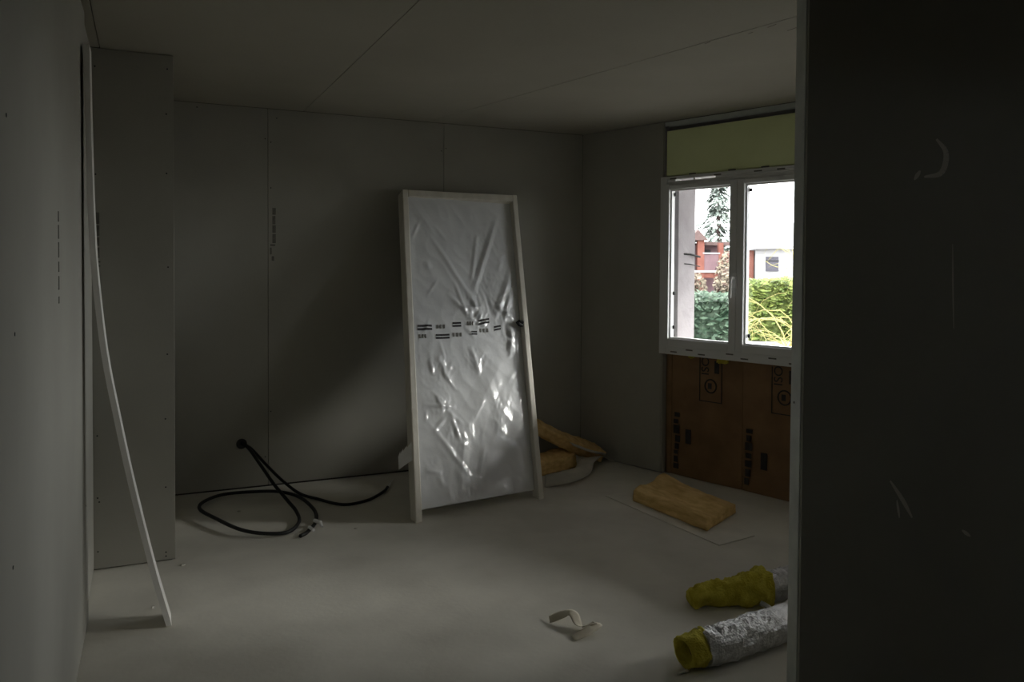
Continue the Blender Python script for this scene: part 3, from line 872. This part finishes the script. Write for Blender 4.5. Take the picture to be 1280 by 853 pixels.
def wool_ring(path, r0, r1, seed, parent, name='wool_end', hollow=True):
    q = spline(path, 8); vs = []; fs = []; seg = 28; m = len(q)
    radii = [r0 + (r1 - r0) * i / (m - 1) for i in range(m)]
    def ring(p, t, r, amp):
        u = t.cross(Vector((0, 0, 1))).normalized(); w = u.cross(t); out = []
        for k in range(seg):
            an = 2 * math.pi * k / seg
            d = u * math.cos(an) + w * math.sin(an)
            c = p + d * r
            c = p + d * (r + noise.noise(c * 22 + Vector((seed, 1, 2))) * amp + noise.noise(c * 60 + Vector((seed, 1, 2))) * amp * 0.5)
            c.z = max(c.z, 0.001); out.append(c)
        return out
    rows = []
    for i, p in enumerate(q):
        t = (q[min(i + 1, m - 1)] - q[max(i - 1, 0)]).normalized()
        rows.append(ring(p, t, radii[i], 0.022 if not hollow else 0.012))
    if hollow:
        t = (q[0] - q[1]).normalized()
        rows = [ring(q[0] - t * 0.07, t * -1, radii[0] * 0.66, 0.002), ring(q[0] + t * 0.004, t * -1, radii[0] * 0.76, 0.004)] + rows
    for r in rows: vs += r
    for i in range(len(rows) - 1):
        for k in range(seg):
            k2 = (k + 1) % seg
            fs.append((i * seg + k, i * seg + k2, (i + 1) * seg + k2, (i + 1) * seg + k))
    fs.append(tuple(range(seg - 1, -1, -1))); fs.append(tuple((len(rows) - 1) * seg + k for k in range(seg)))
    return obj(name, vs, fs, M_WOOLY, parent, smooth=True)

d1 = empty('insulated_duct', (2.3, 2.38, 0))
tag(d1, 'nearer foil-wrapped flexible duct with a stubby yellow wool end', 'duct', 'foil ducts by the partition')
foil_tube([(1.865, 2.372, 0.070), (2.0, 2.365, 0.074), (2.15, 2.375, 0.078), (2.35, 2.39, 0.08), (2.6, 2.43, 0.08), (2.9, 2.45, 0.08)], 0.068, 2.0, d1)
wool_ring([(1.79, 2.368, 0.064), (1.83, 2.37, 0.067), (1.88, 2.37, 0.070)], 0.061, 0.064, 5.0, d1)
MB().tube([(1.838, 2.372, 0.064), (1.87, 2.372, 0.066), (1.9, 2.37, 0.066)], [0.040, 0.040, 0.040], 14).build('inner_liner', M_LINER, d1)
MB().tube([(1.79, 2.35, 0.006), (1.74, 2.345, 0.004)], [0.006, 0.003], 6).build('wire_end', M_FACING, d1)
d2 = empty('insulated_duct', (2.8, 2.75, 0))
tag(d2, 'farther foil-wrapped flexible duct with a long bare yellow wool sleeve', 'duct', 'foil ducts by the partition')
foil_tube([(2.445, 2.715, 0.072), (2.56, 2.70, 0.078), (2.70, 2.69, 0.082), (2.9, 2.68, 0.08), (3.1, 2.68, 0.08)], 0.066, 9.0, d2)
wool_ring([(2.145, 2.80, 0.035), (2.20, 2.79, 0.045), (2.28, 2.76, 0.052), (2.36, 2.735, 0.066), (2.43, 2.715, 0.074), (2.47, 2.71, 0.074)], 0.036, 0.084, 14.0, d2, 'wool_sleeve', False)
MB().tube([(2.41, 2.66, 0.03), (2.43, 2.62, 0.015), (2.46, 2.60, 0.008)], [0.012, 0.010, 0.004], 6).build('torn_foil', M_FOIL, d2)

# curled scrap of paper
ribbon('paper_scrap', [(1.52, 2.925, 0.006), (1.575, 2.90, 0.03), (1.60, 2.865, 0.04), (1.595, 2.80, 0.015), (1.64, 2.775, 0.03), (1.655, 2.765, 0.03), (1.60, 2.745, 0.02), (1.53, 2.74, 0.004)], (0.045, 0.04), M_PAPER,
       'curled cream paper scrap on the bare floor before the ducts', 'paper', jit=1.6, thick=0.001)
# crumbs
for i, (x, y, r, h, lab) in enumerate([(0.02, 3.72, 0.006, 0.010, 'small plaster crumb on the floor beside the leaning strip'), (0.50, 4.98, 0.010, 0.005, 'flat crumb of plaster inside the conduit loop'), (1.06, 4.40, 0.008, 0.004, 'tiny plaster chip on the floor left of the wrapped door'), (0.16, 4.20, 0.009, 0.006, 'plaster crumb at the foot of the boxed-out corner')]):
    b = MB(); k = 6
    b.prism([(x + r * random.uniform(0.6, 1.3) * math.cos(2 * math.pi * j / k), y + r * random.uniform(0.6, 1.3) * math.sin(2 * math.pi * j / k)) for j in range(k)], 0.0003, h)
    tag(b.build('plaster_crumb', M_FACING), lab, 'debris', 'crumbs on the floor')

# ================================================================== OUTSIDE
GZ = -0.35
M_GROUND = mat('pale_gravel', (0.15, 0.145, 0.135), (0.19, 0.185, 0.17), 1.5, 0.95)
M_LAWN = mat('lawn', (0.0310, 0.0465, 0.0124), (0.0496, 0.0620, 0.0186), 3, 0.95)
M_HEDGE = mat('hedge_leaf', (0.012, 0.034, 0.017), (0.055, 0.085, 0.052), 9, 0.6)
M_HEDGE2 = mat('yellow_green_leaf', (0.055, 0.085, 0.015), (0.13, 0.155, 0.035), 7, 0.6)
M_TWIG = mat('yellow_twig', (0.19, 0.165, 0.05), (0.27, 0.24, 0.09), 5, 0.8)
M_BLOSSOM = mat('blossom_leaf', (0.05, 0.028, 0.020), (0.16, 0.135, 0.095), 5, 0.8, lo=0.42, hi=0.56)
M_CONIF = mat('grey_green_needles', (0.11, 0.14, 0.12), (0.19, 0.21, 0.19), 2, 0.8)
M_REDWOOD = mat('red_timber', (0.0992, 0.0310, 0.0217), (0.1240, 0.0434, 0.0310), 3, 0.8)
M_PINK = mat('pink_panel', (0.0806, 0.0465, 0.0527), (0.1054, 0.0620, 0.0682), 2, 0.8)
M_HOUSE = mat('white_render', (0.23, 0.225, 0.23), (0.26, 0.255, 0.26), 2, 0.9)
M_ROOF = mat('roof_tile', (0.0620, 0.0403, 0.0372), (0.0868, 0.0558, 0.0527), 4, 0.9)
M_GREYSH = mat('grey_shutter', (0.0465, 0.0434, 0.0558), (0.0527, 0.0496, 0.0620), 3, 0.7)
M_SHADOWP = mat('dark_recess', (0.0186, 0.0186, 0.0198), None, rough=0.8)

gr = MB().prism([(3.9, -40), (110, -40), (110, 110), (3.0, 110)], GZ - 0.2, GZ).build('garden_ground', M_GROUND)
structure(gr, 'pale gravel ground of the garden outside the window', 'ground')

def hedge(name, p0, p1, z1, thick, m, n, size, label, seed):
    r = random.Random(seed)
    p0, p1 = Vector((*p0, 0)), Vector((*p1, 0))
    ax = (p1 - p0); L = ax.length; ax.normalize(); nx = Vector((-ax.y, ax.x, 0))
    b = MB()
    q = [p0 - nx * thick * 0.40, p1 - nx * thick * 0.40, p1 + nx * thick * 0.40, p0 + nx * thick * 0.40]
    b.hexa([Vector((v.x, v.y, GZ)) for v in q] + [Vector((v.x, v.y, z1 - 0.08)) for v in q])
    for _ in range(n):
        t = r.random() * L; s = r.random()
        if s < 0.72: o = -1 if r.random() < 0.5 else 1; c = p0 + ax * t + nx * (o * thick * r.uniform(0.40, 0.52)); z = r.uniform(GZ, z1)
        else: c = p0 + ax * t + nx * (thick * r.uniform(-0.5, 0.5)); z = z1 + r.uniform(-0.1, 0.06) + 0.08 * noise.noise(Vector((t * 1.3, seed, 0)))
        c.z = z
        d = Vector((r.gauss(0, 1), r.gauss(0, 1), r.gauss(0, 0.8))).normalized(); e = d.orthogonal().normalized()
        k = size * r.uniform(0.6, 1.4)
        i = len(b.v)
        b.v += [c - d * k, c + e * k * 0.45, c + d * k, c - e * k * 0.45]
        b.f.append((i, i + 1, i + 2, i + 3))
    o = b.build(name, m)
    return tag(o, label, 'hedge')
hedge('clipped_hedge', (5.6, 11.7), (8.75, 10.30), 1.0, 0.9, M_HEDGE, 7000, 0.06, 'dark green clipped hedge seen through the left window leaf', 1)
hedge('garden_hedge', (13.75, 15.95), (19.5, 13.2), 1.12, 1.1, M_HEDGE2, 9000, 0.09, 'yellow-green hedge seen through the right window leaf', 2)

# arching shrubs with pale yellow twigs
def shrub(base, n, ln, spread, r0, label, seed, up=1.0):
    r = random.Random(seed); b = MB(); base = Vector(base)
    def branch(p, d, l, rad, depth):
        pts = [p]; q = p.copy(); dd = d.copy()
        for i in range(5):
            dd = (dd + Vector((r.gauss(0, 0.22), r.gauss(0, 0.22), r.gauss(0, 0.16) - 0.10 * i * (1 if depth else 0.6)))).normalized()
            q = q + dd * (l / 5); q.z = max(q.z, GZ + 0.05); pts.append(q.copy())
            if depth < 2 and i >= 1 and r.random() < 0.75:
                sd = (dd + Vector((r.gauss(0, 0.7), r.gauss(0, 0.7), r.gauss(0.1, 0.4)))).normalized()
                branch(q, sd, l * 0.6, rad * 0.62, depth + 1)
        b.tube(pts, [rad * (1 - 0.13 * i) for i in range(6)], 5)
    for i in range(n):
        a = r.uniform(0, 2 * math.pi)
        branch(base + Vector((r.uniform(-0.1, 0.1), r.uniform(-0.1, 0.1), 0)), Vector((math.cos(a) * spread, math.sin(a) * spread, up)).normalized(), ln * r.uniform(0.7, 1.2), r0, 0)
    return tag(b.build('arching_shrub', M_TWIG, origin=base), label, 'shrub', 'bare yellow shrubs in the garden')
shrub((11.0, 10.9, GZ), 8, 1.35, 0.75, 0.016, 'bare yellow-twigged shrub arching in front of the right hedge', 3)
shrub((12.85, 13.42, GZ), 7, 2.4, 0.50, 0.017, 'taller yellow-twigged shrub reaching up before the white house', 5, 1.0)
shrub((9.25, 9.75, GZ), 5, 0.8, 0.8, 0.012, 'small bare bush at the right end of the clipped hedge', 9)
# blossoming bushes between the hedge and the timber house
def blossom(base, r_, h, n, size, label, seed):
    r = random.Random(seed); base = Vector(base); b = MB()
    for k in range(7):
        a = k * 0.9; b.tube([base, base + Vector((math.cos(a) * r_ * 0.3, math.sin(a) * r_ * 0.3, h * 0.5)), base + Vector((math.cos(a) * r_ * 0.7, math.sin(a) * r_ * 0.7, h * 0.9))], [0.03, 0.02, 0.01], 5)
    for _ in range(n):
        d = Vector((r.gauss(0, 1), r.gauss(0, 1), r.gauss(0, 1))).normalized() * (r.random() ** 0.4)
        c = base + Vector((d.x * r_, d.y * r_, h * 0.55 + d.z * h * 0.5))
        d = Vector((r.gauss(0, 1), r.gauss(0, 1), r.gauss(0, 1))).normalized(); e = d.orthogonal().normalized(); s = size * r.uniform(0.6, 1.4); i = len(b.v)
        b.v += [c - d * s, c + e * s * 0.6, c + d * s, c - e * s * 0.6]; b.f.append((i, i + 1, i + 2, i + 3))
    return tag(b.build('blossom_bush', M_BLOSSOM, origin=base), label, 'shrub', 'blossoming bushes beyond the hedge')
blossom((15.45, 20.35, GZ), 0.55, 1.65, 900, 0.09, 'cream and brown blossoming bush left, below the balcony', 31)
blossom((16.6, 19.85, GZ), 0.58, 1.75, 900, 0.09, 'cream and brown blossoming bush right, below the balcony', 32)
blossom((19.9, 23.9, GZ), 0.55, 2.4, 900, 0.09, 'tall reddish bush beside the balcony of the timber house', 33)

# pale conifer
def conifer(base, h, rad, n, size, label, seed):
    r = random.Random(seed); base = Vector(base)
    t = empty('conifer', base)
    MB().tube([base, base + Vector((0, 0, h * 0.95))], [0.22, 0.04], 8).build('trunk', M_ROOF, t)
    b = MB()
    for _ in range(n):
        k = r.random() ** 1.3
        a = r.uniform(0, 2 * math.pi); R = rad * (1 - k) * (0.75 + 0.25 * math.sin(k * 40)) * math.sqrt(r.uniform(0.2, 1)) + 0.15
        c = base + Vector((R * math.cos(a), R * math.sin(a), 0.6 + k * (h - 0.6) - 0.15 * R))
        d = Vector((math.cos(a), math.sin(a), -0.35 + r.gauss(0, 0.3))).normalized(); e = d.cross(Vector((0, 0, 1))).normalized()
        s = size * r.uniform(0.6, 1.4); i = len(b.v)
        b.v += [c - d * s, c + e * s * 0.35, c + d * s, c - e * s * 0.35]; b.f.append((i, i + 1, i + 2, i + 3))
    o = b.build('foliage', M_CONIF, t); o['kind'] = 'stuff'
    return tag(t, label, 'tree', 'conifers behind the gardens')
conifer((32.9, 40.6, GZ), 8.6, 3.0, 3600, 0.26, 'pale grey-green conifer rising behind the red balcony house', 4)

# red timber house with a balcony
FA = Vector((0.909, -0.416, 0)); FB = Vector((0.416, 0.909, 0))          # its front runs across the view
def hb(b, org, a0, a1, d0, d1, z0, z1):
    q = [org + FA * a0 + FB * d0, org + FA * a1 + FB * d0, org + FA * a1 + FB * d1, org + FA * a0 + FB * d1]
    return b.hexa([Vector((v.x, v.y, z0)) for v in q] + [Vector((v.x, v.y, z1)) for v in q])
o1 = Vector((23.5, 31.06, 0))
ha = empty('timber_house', (23.5, 31.06, GZ))
tag(ha, 'red timber house with a white-edged balcony beyond the clipped hedge', 'house')
hb(MB(), o1, -5.0, 1.85, 0.9, 6.0, GZ, 2.5).build('wall', M_PINK, ha)
hb(MB(), o1, 0.30, 0.62, -0.3, 0.0, GZ, 2.85).build('post', M_REDWOOD, ha)
hb(MB(), o1, -0.6, 0.02, -0.3, 0.9, 1.3, 2.8).build('side_panel', M_REDWOOD, ha)
hb(MB(), o1, 1.30, 1.52, -0.3, 0.0, GZ, 2.6).build('post', M_REDWOOD, ha)
bl = hb(MB(), o1, -0.6, 1.62, -0.35, 0.9, 1.20, 1.30).build('balcony', M_HOUSE, ha)
hb(MB(), o1, 0.62, 1.30, -0.28, -0.22, 1.30, 2.05).build('balustrade_panel', M_PINK, bl)
hb(MB(), o1, 0.55, 1.35, -0.32, -0.18, 2.08, 2.14).build('handrail', M_HOUSE, bl)
hb(MB(), o1, -0.6, 1.5, -0.25, -0.15, 0.95, 1.19).build('beam', M_REDWOOD, ha)
# gable roof
b = MB(); e = [(-5.3, 2.5), (0.62, 2.85), (0.35, 3.15), (0.0, 2.85)]
p = [(-0.15, 2.72), (0.30, 3.22), (0.75, 2.72)]
f0 = [o1 + FA * a + FB * -0.45 + Vector((0, 0, z)) for a, z in p]; f1 = [o1 + FA * a + FB * 5.5 + Vector((0, 0, z)) for a, z in p]
n = len(b.v); b.v += f0 + f1; b.f += [(0, 1, 2), (5, 4, 3), (0, 3, 4, 1), (1, 4, 5, 2), (2, 5, 3, 0)]
b.build('gable_roof', M_ROOF, ha)
b = MB(); hb(b, o1, 0.76, 2.3, 0.2, 6.2, 2.5, 2.66); hb(b, o1, -5.4, -0.16, 0.2, 6.2, 2.5, 2.66)
b.build('roof', M_ROOF, ha)
wn_ = hb(MB(), o1, 0.75, 1.2, 0.86, 0.9, 1.35, 2.3).build('window', M_SHADOWP, ha)

# white house
o2 = Vector((28.6, 33.12, 0))
hw = empty('white_house', (29.5, 32.7, GZ))
tag(hw, 'white rendered house with a small grey window beyond the right hedge', 'house')
hb(MB(), o2, 0.55, 9.0, 0.0, 4.0, GZ, 2.45).build('wall', M_HOUSE, hw)
hb(MB(), o2, 0.0, 0.5, 0.1, 3.9, GZ, 2.35).build('annexe', M_REDWOOD, hw)
b = MB()
q = [o2 + FA * -0.1 + FB * -0.35, o2 + FA * 9.3 + FB * -0.35, o2 + FA * 9.3 + FB * 3.2, o2 + FA * -0.1 + FB * 3.2]
z = [2.40, 2.62, 4.0, 3.8]
b.hexa([Vector((v.x, v.y, k)) for v, k in zip(q, z)] + [Vector((v.x, v.y, k + 0.12)) for v, k in zip(q, z)])
b.build('roof', M_HOUSE, hw)
wn_ = hb(MB(), o2, 1.10, 1.76, -0.04, 0.0, 1.30, 2.02).build('window', M_GREYSH, hw)
hb(MB(), o2, 1.08, 1.78, -0.07, -0.04, 1.78, 1.83).build('window_bar', M_SHADOWP, wn_)
hb(MB(), o2, 1.08, 1.78, -0.09, -0.04, 1.27, 1.30).build('window_sill', M_GREYSH, wn_)
